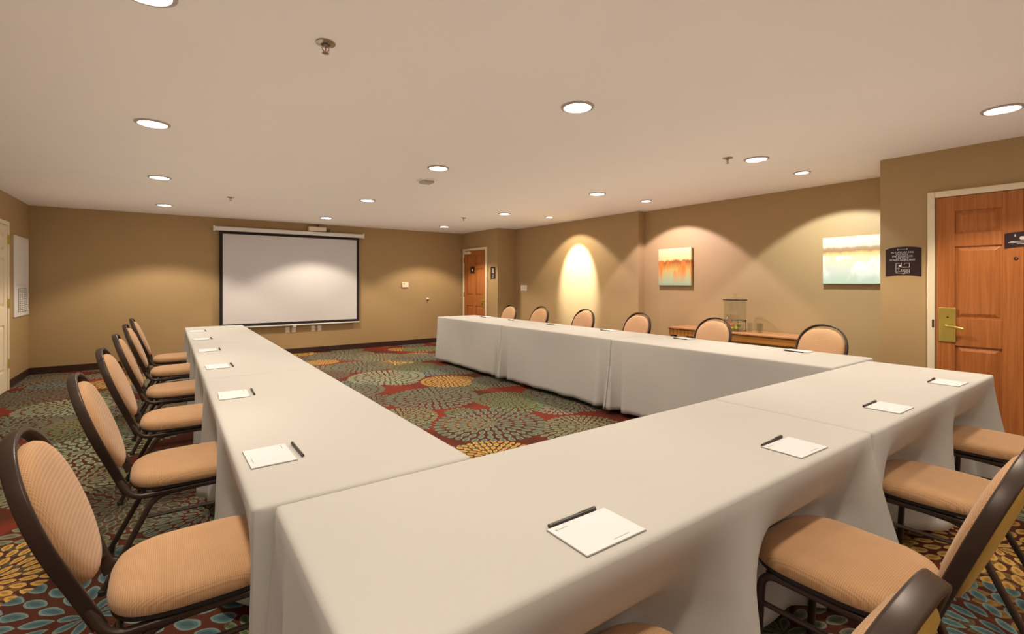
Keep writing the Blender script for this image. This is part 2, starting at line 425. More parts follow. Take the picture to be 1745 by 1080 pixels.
lines = [('IN CASE OF FIRE', .0165), ('DO NOT', .0165), ('USE ELEVATOR', .0165), ('USE EXIT', .0165), ('STAIRS ADJACENT', .0165)]
for k, (t, z) in enumerate(lines): text_mesh('lettering', t, .0205, SILV, s, (-.005, .074 - k*.0168, .0085), sx=1.08)
link_mesh('rating_marks', BX((-.040, -.035, .100, .113, .008, .009), (.026, .031, .103, .116, .008, .009), (-.030, .022, .1065, .1085, .008, .0088)), SILV, s)
pb = []
def ln(x0, y0, x1, y1, t=.0013):
    pb.append((min(x0,x1)-t, max(x0,x1)+t, min(y0,y1)-t, max(y0,y1)+t, .008, .009))
for a in ((-.05,-.10,-.05,-.015), (-.05,-.10,.045,-.10), (-.03,-.085,-.03,-.03), (-.05,-.015,-.02,-.015), (-.03,-.03,-.01,-.045), (-.01,-.05,.045,-.05), (.045,-.05,.045,-.015),
          (.01,-.015,.045,-.015), (.01,-.015,.01,-.03), (-.01,-.068,.045,-.068), (-.01,-.068,-.01,-.085), (-.03,-.085,.045,-.085), (.045,-.068,.045,-.10), (-.005,-.105,.012,-.105),
          (-.04,-.10,-.04,-.085), (.015,-.10,.015,-.085), (.03,-.10,.03,-.085), (-.05,-.06,-.03,-.06), (-.01,-.01,-.01,-.05), (.02,-.076,.035,-.076), (.0,-.076,.012,-.076)): ln(*a)
link_mesh('floor_plan', BX(*pb), SILV, s, smooth=False)

s = empty('door_sign', frame('R', XD-.024, .705, 1.655))
tag(s, 'dark plaque with a white flower mark fixed on the near oak door', 'sign')
link_mesh('plate', bowed_plate(.235, .125, .012, .005), PLAQ, s, bevel=.001)
bm = bmesh.new()
for k in range(6):
    a = PI/3*k; lathe(bm, [(0, .005), (.0055, .005), (.0055, .006), (0, .006)], 10, (-.022+.0095*math.cos(a), .012+.0095*math.sin(a), 0))
lathe(bm, [(0, .005), (.005, .005), (.005, .0065), (0, .0065)], 10, (-.022, .012, 0))
link_mesh('flower_mark', bm, SILV, s)
link_mesh('rating_mark', BX((-.062, -.056, .024, .042, .005, .006)), SILV, s)
link_mesh('text_line', BX((-.085, .085, -.012, -.0085, .005, .0058), (-.095, .095, -.0215, -.018, .005, .0058), (-.05, .05, -.031, -.028, .005, .0058)), SILV, s)

s = empty('restroom_sign', frame('R', XA-.001, 8.385, 1.525))
tag(s, 'tall dark plaque with pale lettering on the wall right of the far door', 'sign')
link_mesh('plate', bowed_plate(.17, .26, .014, .008), PLAQ, s, bevel=.0015)
link_mesh('text_line', BX(*[(-.045+.006*(q%3), .045-.005*((q+1)%3), .088-q*.015, .096-q*.015, .008, .009) for q in range(7)], (-.030, -.024, -.095, -.035, .008, .009), (-.024, .026, -.041, -.035, .008, .009), (.020, .026, -.095, -.041, .008, .009), (-.024, .020, -.070, -.065, .008, .009), (-.024, .020, -.095, -.089, .008, .009)), SILV, s)
s = empty('door_number_sign', frame('R', XA-.023, 9.18, 1.60))
tag(s, 'small dark plaque mounted high on the far oak door', 'sign')
link_mesh('plate', bowed_plate(.17, .16, .012, .005), PLAQ, s, bevel=.001)
bm = bmesh.new(); lathe(bm, [(0, .005), (.026, .005), (.026, .006), (0, .006)], 20); link_mesh('round_mark', bm, SILV, s)

s = empty('thermostat', frame('B', 4.105, BK, 1.275))
tag(s, 'ivory rectangular thermostat on the back wall right of the projection screen', 'thermostat')
link_mesh('housing', BX((-.072, .072, -.052, .052, 0, .03)), IVORY, s, bevel=.004)
link_mesh('display', BX((-.055, -.012, .018, .028, .03, .031)), BLACK, s)
s = empty('wall_jack', frame('B', 4.63, BK, .965))
tag(s, 'small ivory wall knob with dark socket on the back wall below the thermostat', 'jack')
bm = bmesh.new(); lathe(bm, [(0, 0), (.03, 0), (.03, .006), (.018, .012), (.018, .03), (0, .03)], 20); link_mesh('knob', bm, IVORY, s)
bm = bmesh.new(); lathe(bm, [(0, .006), (.016, .006), (.014, .035), (0, .035)], 16, (0, -.02, 0)); link_mesh('socket', bm, BLACK, s)
s = empty('light_switch', frame('R', XB, 7.93, 1.215))
tag(s, 'ivory four-gang light switch plate on the right wall just beyond the far corner', 'switch')
link_mesh('plate', BX((-.105, .105, -.058, .058, 0, .008)), IVORY, s, bevel=.003)
for k in range(4): link_mesh('toggle', BX((-.084+k*.05, -.066+k*.05, -.022, .022, .008, .018)), WHITE, s, bevel=.002)
ol = ['leftmost', 'second from left', 'third from left', 'rightmost']
for k, x in enumerate((1.80, 1.91, 2.25, 2.365)):
    s = empty('wall_outlet', frame('B', x, BK, .455))
    tag(s, f'ivory outlet plate low under the projection screen, {ol[k]} of four', 'outlet', 'outlets under the screen')
    link_mesh('plate', BX((-.036, .036, -.057, .057, 0, .006)), IVORY, s, bevel=.002)
    link_mesh('receptacle', BX((-.017, .017, -.038, -.008, .006, .009), (-.017, .017, .008, .038, .006, .009)), WHITE, s, bevel=.002)
# return-air panel on the left wall
s = empty('air_return_panel', frame('L', LW, 9.19, 0))
tag(s, 'tall white metal panel with a dark louvred grille on the left wall', 'vent')
link_mesh('panel', BX((-.38, .38, .875, 1.945, 0, .018)), WHITE, s, bevel=.005)
link_mesh('door_panel', BX((-.34, .34, 1.30, 1.91, .018, .024)), WHITE, s, bevel=.003)
link_mesh('grille', BX((-.22, .22, .93, 1.25, .018, .022)), GRILLE, s)
link_mesh('louvre', BX(*[(-.225, .225, .945+k*.028, .955+k*.028, .022, .032) for k in range(11)], *[(-.225+k*.11, -.215+k*.11, .93, 1.25, .022, .034) for k in range(5)]), WHITE, s)

# ------------------------------------------------------------------ projection screen
s = empty('projection_screen', frame('B', 1.91, BK, 0))
tag(s, 'large pulled-down white projection screen with black border on the back wall', 'screen')
cs = link_mesh('screen_case', BX((-1.27, 1.27, 2.215, 2.285, .03, .115)), WHITE, s, bevel=.01)
for sx in (-1, 1): link_mesh('end_cap', BX((sx*1.275-.012, sx*1.275+.012, 2.205, 2.302, 0, .122)), WHITE, cs, bevel=.004)
link_mesh('screen_border', BX((-1.195, 1.195, .555, 2.225, .068, .070)), BLACK, s, smooth=False)
link_mesh('screen_surface', BX((-1.145, 1.145, .605, 2.165, .0702, .0712)), SCREENW, s, smooth=False)
link_mesh('weight_bar', BX((-1.20, 1.20, .532, .556, .060, .078)), WHITE, s, bevel=.005)
t = link_mesh('pull_tab', BX((-.03, .03, .505, .534, .066, .072)), WHITE, s, bevel=.002)
s = empty('wall_projector', frame('B', 2.34, BK, 2.345))
tag(s, 'small pale box unit with a bracket above the projection screen case', 'projector')
link_mesh('housing', BX((-.19, .13, -.045, .035, .01, .10)), IVORY, s, bevel=.008)
link_mesh('bracket', BX((.13, .21, -.04, .01, .02, .06)), STEEL, s, bevel=.004)
link_mesh('hanger', BX((-.02, .0, .035, .09, .02, .05)), STEEL, s, bevel=.004)

# ------------------------------------------------------------------ paintings
def painting_mat(name, bands, blot):
    m, nt, b = new_mat(name); b.inputs['Roughness'].default_value = .55
    L = nt.links
    tc = N(nt, 'ShaderNodeTexCoord'); mp = N(nt, 'ShaderNodeMapping'); mp.inputs['Scale'].default_value = (9, 1.2, 1)
    L.new(tc.outputs['Object'], mp.inputs[0])
    n = N(nt, 'ShaderNodeTexNoise'); n.inputs['Scale'].default_value = 1.6; n.inputs['Detail'].default_value = 4; L.new(mp.outputs[0], n.inputs['Vector'])
    s = N(nt, 'ShaderNodeSeparateXYZ'); L.new(tc.outputs['Object'], s.inputs[0])
    a = N(nt, 'ShaderNodeMath', operation='MULTIPLY_ADD'); L.new(n.outputs['Fac'], a.inputs[0]); a.inputs[1].default_value = blot[0]; L.new(s.outputs[1], a.inputs[2])
    mr = N(nt, 'ShaderNodeMapRange'); mr.inputs[1].default_value = -.27 + blot[0]*.5; mr.inputs[2].default_value = .27 + blot[0]*.5; L.new(a.outputs[0], mr.inputs[0])
    cr = N(nt, 'ShaderNodeValToRGB'); e = cr.color_ramp.elements
    while len(e) < len(bands): e.new(.5)
    for j, (p, c) in enumerate(bands): e[j].position = p; e[j].color = (*c, 1)
    L.new(mr.outputs[0], cr.inputs[0])
    # vertical drips of a second colour in the lower half
    mp2 = N(nt, 'ShaderNodeMapping'); mp2.inputs['Scale'].default_value = blot[3]; L.new(tc.outputs['Object'], mp2.inputs[0])
    n2 = N(nt, 'ShaderNodeTexNoise'); n2.inputs['Scale'].default_value = 1.3; n2.inputs['Detail'].default_value = 5; L.new(mp2.outputs[0], n2.inputs['Vector'])
    c2 = N(nt, 'ShaderNodeValToRGB'); c2.color_ramp.elements[0].position = .48; c2.color_ramp.elements[1].position = .58
    L.new(n2.outputs['Fac'], c2.inputs[0])
    mk = N(nt, 'ShaderNodeMapRange'); mk.inputs[1].default_value = blot[4]; mk.inputs[2].default_value = blot[5]; L.new(s.outputs[1], mk.inputs[0])
    mm = N(nt, 'ShaderNodeMath', operation='MULTIPLY'); L.new(c2.outputs[0], mm.inputs[0]); L.new(mk.outputs[0], mm.inputs[1])
    up = N(nt, 'ShaderNodeMath', operation='LESS_THAN'); L.new(s.outputs[1], up.inputs[0]); up.inputs[1].default_value = blot[2]
    m3 = N(nt, 'ShaderNodeMath', operation='MULTIPLY'); L.new(mm.outputs[0], m3.inputs[0]); L.new(up.outputs[0], m3.inputs[1])
    mx = N(nt, 'ShaderNodeMix', data_type='RGBA'); L.new(m3.outputs[0], mx.inputs[0]); L.new(cr.outputs[0], mx.inputs[6]); mx.inputs[7].default_value = (*blot[1], 1)
    L.new(mx.outputs[2], b.inputs['Base Color'])
    return m
PA = painting_mat('painting_orange', [(0, (0.288, 0.400, 0.240)), (.22, (0.400, 0.416, 0.200)), (.42, (0.496, 0.336, 0.080)), (.56, (0.400, 0.160, 0.024)), (.62, (0.256, 0.072, 0.012)), (.66, (0.304, 0.104, 0.016)), (.70, (0.680, 0.464, 0.176)), (1, (0.688, 0.528, 0.288))],
                 (.10, (.62, .16, .02), .08, (8, 1.2, 1), -.26, -.02))
PB = painting_mat('painting_pale', [(0, (0.432, 0.576, 0.446)), (.3, (0.562, 0.590, 0.475)), (.55, (0.619, 0.576, 0.360)), (.64, (0.576, 0.446, 0.158)), (.69, (0.346, 0.173, 0.065)), (.75, (0.360, 0.238, 0.144)), (.79, (0.619, 0.576, 0.396)), (.95, (0.605, 0.590, 0.446)), (1, (0.446, 0.374, 0.108))],
                 (.05, (.84, .84, .76), .05, (5, 3, 1), -.26, .0))
def canvas(y0, y1, z0, z1, mat, label):
    w, h = y1-y0, z1-z0
    s = empty('canvas_painting', frame('R', XC, (y0+y1)/2, (z0+z1)/2)); tag(s, label, 'painting', 'abstract canvases on the right wall')
    link_mesh('canvas', BX((-w/2, w/2, -h/2, h/2, .012, .05)), mat, s, bevel=.003)
    link_mesh('stretcher_frame', BX((-w/2+.03, w/2-.03, -h/2+.03, -h/2+.06, 0, .012), (-w/2+.03, w/2-.03, h/2-.06, h/2-.03, 0, .012), (-w/2+.03, -w/2+.06, -h/2+.06, h/2-.06, 0, .012), (w/2-.06, w/2-.03, -h/2+.06, h/2-.06, 0, .012)), LAM, s)
canvas(4.10, 4.66, 1.285, 1.83, PA, 'square abstract canvas in orange and amber over pale green, left of the water dispenser')
canvas(1.72, 2.41, 1.315, 1.835, PB, 'wide pale yellow and mint abstract canvas with a brown streak, nearest the evacuation sign')

# ------------------------------------------------------------------ ceiling fittings
def downlight(x, y, label, small=False, group='recessed ceiling lights'):
    r = .060 if small else .086
    s = empty('recessed_light', loc=(x, y, H)); tag(s, label, 'light', group)
    bm = bmesh.new(); lathe(bm, [(r, -.001), (r+.018, -.001), (r+.018, -.006), (r+.006, -.010), (r, -.010), (r, -.001)], 40); link_mesh('trim_ring', bm, TRIM, s)
    bm = bmesh.new(); lathe(bm, [(0, -.0015), (r, -.0015), (r, -.004), (0, -.005)], 40); link_mesh('lens', bm, LENS, s)
    return s
TRIM = simple('lamp_trim', (.42, .36, .30), .4, noise=.02)
LCOL = (1.0, .86, .69)
def spot(name, loc, power, size, blend=.35, rad=.07, d=(0, 0, -1), col=LCOL):
    l = bpy.data.lights.new(name, 'SPOT'); l.energy = power; l.spot_size = math.radians(size); l.spot_blend = blend; l.shadow_soft_size = rad; l.color = col
    o = bpy.data.objects.new(name, l); C.objects.link(o); o.location = loc
    o.rotation_euler = Vector(d).to_track_quat('-Z', 'Y').to_euler()
    return o
LP = 68.
rows = [('right by the screen wall, ', 8.6), ('above the far half of the tables, ', 6.38), ('above the middle of the tables, ', 4.25), ('above the near tables, ', 2.28)]
cols = [('left column', -.07), ('middle column', 2.16), ('right column', 4.40)]
exact = {(0,0):(-.043,8.515),(0,1):(2.216,8.608),(0,2):(4.481,8.61),(1,0):(-.072,6.301),(1,1):(2.191,6.435),(1,2):(4.43,6.417),(2,0):(-.087,4.187),(2,1):(2.131,4.216),(2,2):(4.374,4.293),(3,0):(-.071,2.30),(3,1):(2.103,2.238),(3,2):(4.306,2.254)}
for i, (rn, _) in enumerate(rows):
    for j, (cn, _) in enumerate(cols):
        x, y = exact[(i, j)]
        downlight(x, y, 'round recessed ceiling light ' + rn + cn)
        spot('downlight_beam', (x, y, H-.02), LP * (1.55 if i == 0 else 1), 116, .30, .08)
downlight(4.34, .69, 'large-looking recessed ceiling light nearest the oak door at right'); spot('downlight_beam', (4.34, .69, H-.02), LP, 116, .30, .08)
for x in (2.1, -.07):
    spot('downlight_beam', (x, .15, H-.02), LP*.8, 116, .30, .08)
    downlight(x, .15, 'recessed ceiling light above the photographer, ' + ('middle column' if x > 1 else 'left column'))
for x in (4.34, 2.1, -.07):
    spot('downlight_beam', (x, -1.7, H-.02), LP, 116, .30, .08)
    downlight(x, -1.7, 'recessed ceiling light in the row behind the camera, ' + ('right column' if x > 4 else 'middle column' if x > 1 else 'left column'))
acc = [(5.20, 2.26, 'small recessed accent light aimed at the pale canvas'), (5.29, 4.28, 'small recessed accent light aimed at the orange canvas'), (5.28, 6.31, 'small recessed accent light making the bright patch on the right wall')]
for x, y, lb in acc: downlight(x, y, lb, True, 'accent lights along the right wall')
spot('accent_beam', (5.22, 2.20, H-.02), 72, 100, .18, .03, (.42, -.02, -1), (.88, .97, 1))
spot('accent_beam', (5.29, 4.28, H-.02), 74, 100, .18, .03, (.42, .0, -1), (1, .85, 1))
spot('accent_beam', (5.28, 6.31, H-.02), 48, 100, .25, .03, (.42, .0, -1), (1, .86, .68))
spot('accent_core', (5.28, 6.31, H-.02), 330, 48, .6, .03, (.74, .02, -1), (.92, .97, 1))

def sprinkler(x, y, label):
    s = empty('fire_sprinkler', loc=(x, y, H)); tag(s, label, 'sprinkler', 'ceiling sprinkler heads')
    bm = bmesh.new(); lathe(bm, [(0, 0), (.045, 0), (.043, -.005), (.022, -.009), (.020, -.002), (0, -.002)], 28); link_mesh('escutcheon', bm, CHROME, s)
    bm = bmesh.new(); lathe(bm, [(0, -.004), (.012, -.004), (.012, -.018), (.006, -.022), (0, -.022)], 14)
    for sg in (-1, 1): sweep(bm, round_corners([(sg*.010, 0, -.014), (sg*.017, 0, -.028), (sg*.004, 0, -.046)], .008), cprof(.0025, 6), side=Vector((0, 1, 0)))
    link_mesh('frame_arm', bm, CHROME, s)
    bm = bmesh.new(); lathe(bm, [(0, -.022), (.0025, -.022), (.0025, -.044), (0, -.044)], 8); link_mesh('bulb', bm, REDF, s)
    bm = bmesh.new()
    lathe(bm, [(0, -.046), (.006, -.046), (.006, -.049), (0, -.049)], 14)
    for k in range(8):
        a = 2*PI*k/8; c, sn = math.cos(a), math.sin(a)
        vs = [bm.verts.new((c*r - sn*t, sn*r + c*t, z)) for z in (-.047, -.049) for r, t in ((.005, -.002), (.016, -.004), (.016, .004), (.005, .002))]
        for f in ((0,1,2,3),(7,6,5,4),(0,4,5,1),(1,5,6,2),(2,6,7,3),(3,7,4,0)): bm.faces.new([vs[q] for q in f])
    link_mesh('deflector', bm, CHROME, s)
sprinkler(.593, 2.315, 'chrome fire sprinkler head on the ceiling, the large near one')
sprinkler(.664, 7.247, 'small fire sprinkler head on the ceiling in front of the screen wall, left')
sprinkler(4.057, 2.382, 'fire sprinkler head just left of a right column ceiling light')
sprinkler(4.139, 7.237, 'fire sprinkler head on the ceiling near the far door')
s = empty('smoke_detector', loc=(2.285, 4.80, H)); tag(s, 'pale square ceiling sensor box near the middle column of lights', 'detector')
link_mesh('base', BX((-.085, .085, -.085, .085, -.012, 0)), CEIL, s, bevel=.004)
link_mesh('cover', BX((-.065, .065, -.065, .065, -.035, -.012)), LAM, s, bevel=.01)

# ------------------------------------------------------------------ tables
TZ = .755
def banquet_table(x0, x1, y0, y1, label):
    cx, cy = (x0+x1)/2, (y0+y1)/2; w, d = (x1-x0)/2-.012, (y1-y0)/2-.012
    s = empty('folding_table', loc=(cx, cy, 0)); tag(s, label, 'table', 'folding tables under the cloths')
    link_mesh('tabletop', BX((-w, w, -d, d, TZ-.033, TZ-.005)), LAM, s, bevel=.004)
    lx = d > w
    for sg in (-1, 1):
        for sh in (-1, 1):
            bm = bmesh.new()
            if lx: a, b = .04 + sh*(w-.19), sg*(d-.30)
            else: a, b = sg*(w-.30), .05 + sh*(d-.19)
            sweep(bm, [Vector((a, b, .0)), Vector((a, b, .3)), Vector((a, b, TZ-.033))], cprof(.0135, 10)); link_mesh('leg', bm, STEEL, s)
        bm = bmesh.new()
        if lx: sweep(bm, [Vector((.04-(w-.19), sg*(d-.30), .22)), Vector((0, sg*(d-.30), .22)), Vector((.04+w-.19, sg*(d-.30), .22))], cprof(.010, 8), side=Vector((0, 0, 1)))
        else: sweep(bm, [Vector((sg*(w-.30), .05-(d-.19), .22)), Vector((sg*(w-.30), 0, .22)), Vector((sg*(w-.30), .05+d-.19, .22))], cprof(.010, 8), side=Vector((0, 0, 1)))
        link_mesh('crossbar', bm, STEEL, s)
    return s

def cloth(x0, x1, y0, y1, L, free, tips, label, seed, step=.03, hemfn=None, z=TZ, push=None):
    """L: overhang per side S,E,N,W; free: sides not pressed against another table;
       tips: corner -> (extra length, fold amplitude)"""
    rnd = random.Random(seed)
    sides = [('S', (x0, y0), (x1, y0), (0, -1)), ('E', (x1, y0), (x1, y1), (1, 0)), ('N', (x1, y1), (x0, y1), (0, 1)), ('W', (x0, y1), (x0, y0), (-1, 0))]
    nrm = {s[0]: Vector(s[3]) for s in sides}
    corner_of = {'S': ('SW', 'SE'), 'E': ('SE', 'NE'), 'N': ('NE', 'NW'), 'W': ('NW', 'SW')}
    PU = {}
    pts = []   # (pos, normal, L, outward displacement vector)
    ph = [rnd.uniform(0, 6.28) for _ in range(8)]
    R = .018
    for nm, a, b, n in sides:
        a, b, n = Vector(a), Vector(b), Vector(n); ln_ = (b-a).length; t = (b-a).normalized()
        prev = {'S':'W','E':'S','N':'E','W':'N'}[nm]; nxt = {'S':'E','E':'N','N':'W','W':'S'}[nm]
        m = max(8, int((ln_-2*R)/step))
        ss = []
        for k in range(m+1):
            q = k/m
            ss.append(R + (ln_-2*R) * q)
        # denser near the corners
        extra = [R + (ln_-2*R)*0 + v for v in (.008, .016, .024, .033, .042, .052, .063, .075, .088, .10, .115, .13, .15, .17, .19, .21)]
        ss += extra + [ln_-v for v in extra]
        ss = sorted(set(round(v, 4) for v in ss))
        for sv in ss:
            p = a + t*sv
            Ls = hemfn[nm](sv) if hemfn and nm in hemfn else L[nm]
            disp = Vector((0, 0)); extraL = 0
            for ci, dist, other in ((0, sv, prev), (1, ln_-sv, nxt)):
                ex, amp = tips.get(corner_of[nm][ci], (0, 0))
                g = math.exp(-(dist/.085)**2)
                # blend the overhang towards the neighbour side's at the corner itself
                Lo = L[other] if not (hemfn and other in hemfn) else Ls
                Ls = Ls + (max(Ls, Lo) - Ls) * math.exp(-(dist/.05)**2) if nm in free else Ls
                extraL += ex * g
                d = Vector((0, 0))
                if nm in free: d += n * amp * math.exp(-(dist/.036)**2) - n*amp*.60*math.exp(-((dist-.10)/.035)**2) + n*amp*.30*math.exp(-((dist-.185)/.04)**2)
                if other in free: d += nrm[other] * amp * math.exp(-(dist/.045)**2)
                disp += d
            w = (.006*math.sin(sv*11+ph[0]) + .007*math.sin(sv*5.3+ph[1]) + .004*math.sin(sv*23+ph[2])) if nm in free else 0
            disp += n*(w + (.012 if nm in free else 0))
            for dist, other, sg in ((sv, prev, 1), (ln_-sv, nxt, -1)):
                if nm in free and other not in free: disp += t*sg*.030*math.exp(-(dist/.035)**2)
            if push and nm in push:
                dep, cs_ = push[nm]; wc = (p.x if nm in 'SN' else p.y)
                pu = 0
                for c0 in cs_:
                    pu = min(pu, abs(wc-c0)) if pu else abs(wc-c0)
                PU[len(pts)] = (-n*dep, pu)
            pts.append((p, n, Ls + extraL + .004*math.sin(sv*14+ph[3]), disp))
        # rounded corner: one diagonal point
        cpt = b
        cn = corner_of[nm][1]; ex, amp = tips.get(cn, (0, 0)); n2 = nrm[nxt]
        dd = (n if nm in free else Vector((0, 0))) + (n2 if nxt in free else Vector((0, 0)))
        Lc = max(L[nm], L[nxt]) if not hemfn else max(L[nm], L[nxt])
        pts.append((cpt - (n+n2)*R*.3, (n+n2).normalized(), Lc + ex, dd*amp*1.0 + dd*.012))
    bm = bmesh.new()
    rows = [(-4, .026, 0), (-3, .014, -.0006), (-2, .007, -.0028), (-1, .002, -.0070), (0, 0, -.013)]
    rings = []
    for _, ins, dz in rows:
        rings.append([bm.verts.new((min(max(p.x, x0+ins), x1-ins), min(max(p.y, y0+ins), y1-ins), z+dz)) for p, n, Ls, d in pts])
    T = 16
    for k in range(1, T+1):
        t = k/T; ring = []
        for pi, (p, n, Ls, d) in enumerate(pts):
            f = t**1.25
            q = p + d*f
            if pi in PU:
                g = min(max((.52 - .10*t - PU[pi][1])/.29, 0), 1); g = g*g*(3-2*g)
                q = p + d*f*.7 + PU[pi][0]*g*min(1, (Ls*t)/.30)**1.9
            X, Y = q.x, q.y
            if 'E' not in free: X = min(X, x1-.001)
            if 'W' not in free: X = max(X, x0+.001)
            if 'N' not in free: Y = min(Y, y1-.001)
            if 'S' not in free: Y = max(Y, y0+.001)
            ring.append(bm.verts.new((X, Y, max(z - .013 - (Ls-.013)*t, .006 + .004*math.sin(p.x*31+p.y*23)**2))))
        rings.append(ring)
    m = len(pts)
    for a, b in zip(rings, rings[1:]):
        for k in range(m):
            j = (k+1) % m; bm.faces.new((a[k], a[j], b[j], b[k]))
    c = bm.verts.new(((x0+x1)/2, (y0+y1)/2, z))
    for k in range(m): bm.faces.new((rings[0][k], rings[0][(k+1) % m], c))
    bmesh.ops.remove_doubles(bm, verts=bm.verts, dist=.0004)
    o = link_mesh('tablecloth', bm, CLOTHM)
    for p in o.data.polygons: p.use_smooth = True
    sf = o.modifiers.new('thickness', 'SOLIDIFY'); sf.thickness = .0014; sf.offset = 0
    tag(o, label, 'tablecloth', 'white tablecloths')
    return o

FL = TZ - .05
FL2 = TZ - .015
# left row (three tables), outer side hangs short, inner side to the floor
lr = [(1.385, 3.41, 'nearest'), (3.412, 5.35, 'middle'), (5.352, 7.45, 'farthest')]
LX0, LX1 = .175, .825
for k, (a, b, w) in enumerate(lr):
    banquet_table(LX0, LX1, a, b, f'folding table hidden under the {w} cloth of the left row')
    fr = {'E', 'W'} | ({'N'} if k == 2 else set())
    tp = {'SW': (.0, .0 if k == 0 else .035), 'NW': (.0, .035) if k < 2 else (0, .06), 'SE': (.0, .03), 'NE': (.0, .03)}
    L = {'S': .6, 'E': FL, 'N': .6 if k < 2 else FL, 'W': .68}
    cloth(LX0, LX1, a, b, L, fr, tp, f'white tablecloth on the {w} table of the left row', 10+k, push={'W': (.15, (1.87, 2.90, 3.92, 4.95, 6.03, 7.02))})
rr = [(1.40, 3.408, 'nearest'), (3.41, 5.384, 'middle'), (5.386, 7.29, 'farthest')]
RX0, RX1 = 3.665, 4.405
for k, (a, b, w) in enumerate(rr):
    banquet_table(RX0, RX1, a, b, f'folding table hidden under the {w} cloth of the right row')
    fr = {'W', 'E'} | ({'N'} if k == 2 else set())
    tp = {'SW': (.0, .08 if k else 0), 'NW': (.0, .08 if k < 2 else .02), 'SE': (.0, .05), 'NE': (.0, .05)}
    L = {'S': .6, 'W': FL, 'N': .6 if k < 2 else FL, 'E': .68}
    cloth(RX0, RX1, a, b, L, fr, tp, f'white tablecloth on the {w} table of the right row', 20+k)
NY0, NY1 = .704, 1.378
FCX = (.82, 1.79, 2.765, 3.745)
nr = [(.225, 2.205, 'left'), (2.207, 4.20, 'right')]
banquet_table(*nr[0][:2], NY0, NY1, 'folding table hidden under the left front cloth')
cloth(nr[0][0], nr[0][1], NY0, NY1, {'S': .66, 'E': .6, 'N': FL, 'W': .66}, {'S', 'W', 'N'}, {'SW': (.0, .06), 'SE': (-.10, .13), 'NW': (.0, .05), 'NE': (0, .015)},
      'white tablecloth on the big front table nearest the camera', 31, step=.02, push={'S': (.19, FCX)})
banquet_table(*nr[1][:2], NY0, NY1, 'folding table hidden under the right front cloth')
cloth(nr[1][0], nr[1][1], NY0, NY1, {'S': .66, 'E': .66, 'N': FL, 'W': .6}, {'S', 'E', 'N'}, {'SW': (.0, .08), 'SE': (.0, .09), 'NW': (0, .015), 'NE': (0, .02)},
      'white tablecloth on the right front table, whose corner reaches the oak door', 32, step=.022, push={'S': (.19, FCX)})

# ------------------------------------------------------------------ stationery
def make_pad():
    s = empty('notepad')
    link_mesh('pages', BX((-.094, .094, -.066, .066, .0012, .0042)), PAPER, s, bevel=.0004)
    link_mesh('backing_board', BX((-.0955, .0955, -.0675, .0675, 0, .0012)), BOARD, s)
    link_mesh('printed_heading', BX((-.082, -.076, .046, .053, .0042, .00435), (-.073, -.045, .048, .051, .0042, .00435), (.0, .052, -.055, -.0525, .0042, .00435)), PRINT, s)
    return s
def make_pen():
    s = empty('ballpoint_pen')
    bm = bmesh.new(); sweep(bm, [Vector((x, 0, .0052)) for x in (-.075, -.02, .025, .045)], cprof(.0048, 12), side=Vector((0, 1, 0))); link_mesh('barrel', bm, PEN, s)
    bm = bmesh.new(); sweep(bm, [Vector((x, 0, .0056)) for x in (.044, .06, .078)], cprof(.0056, 12), side=Vector((0, 1, 0))); link_mesh('cap', bm, PEN, s)
    link_mesh('clip', BX((.022, .076, -.0013, .0013, .0112, .0128)), PENC, s)
    return s
PAD0, PEN0 = make_pad(), make_pen()
first = {'pad': True, 'pen': True}
def place(kind, x, y, z, rz, label, group):
    src = PAD0 if kind == 'pad' else PEN0
    o = src if first[kind] else copy_tree(src)
    first[kind] = False
    o.location = (x, y, z); o.rotation_euler = (0, 0, rz)
    tag(o, label, 'notepad' if kind == 'pad' else 'pen', group)
OR = ['nearest', 'second nearest', 'third nearest', 'third farthest', 'second farthest', 'farthest']
ZT = TZ + .0008
j = [.02, -.03, .015, -.02, .03, 0]
for k, y in enumerate((1.775, 2.845, 3.86, 4.83, 5.80, 6.75)):
    place('pad', .274, y, ZT, -PI/2 + j[k], f'white notepad on the left table row, {OR[k]} to the camera', 'notepads along the left row')
    place('pen', .362, y + .002, ZT, -PI/2 + j[k] + (PI if k != 0 else PI), f'dark pen beside a notepad on the left table row, {OR[k]} to the camera', 'pens along the left row')
FO = ['leftmost, right in front of the camera', 'second from left, just left of the seam', 'second from right', 'rightmost, by the oak door']
for k, x in enumerate((.812, 1.785, 2.705, 3.645)):
    place('pad', x, .80, ZT, -.02*(k % 2), f'white notepad on the front tables, {FO[k]}', 'notepads along the front row')
    place('pen', x - .008, .874, ZT, .01 + .04*(k % 2), f'dark pen on the front tables, {FO[k]}', 'pens along the front row')
for k, y in enumerate((1.90, 2.99, 4.02, 5.03, 5.95, 6.75)):
    place('pad', 4.31, y, ZT, PI/2 + j[k], f'white notepad on the right table row, {OR[k]} to the camera', 'notepads along the right row')
    place('pen', 4.225, y, ZT, PI/2 - j[k], f'dark pen beside a notepad on the right table row, {OR[k]} to the camera', 'pens along the right row')

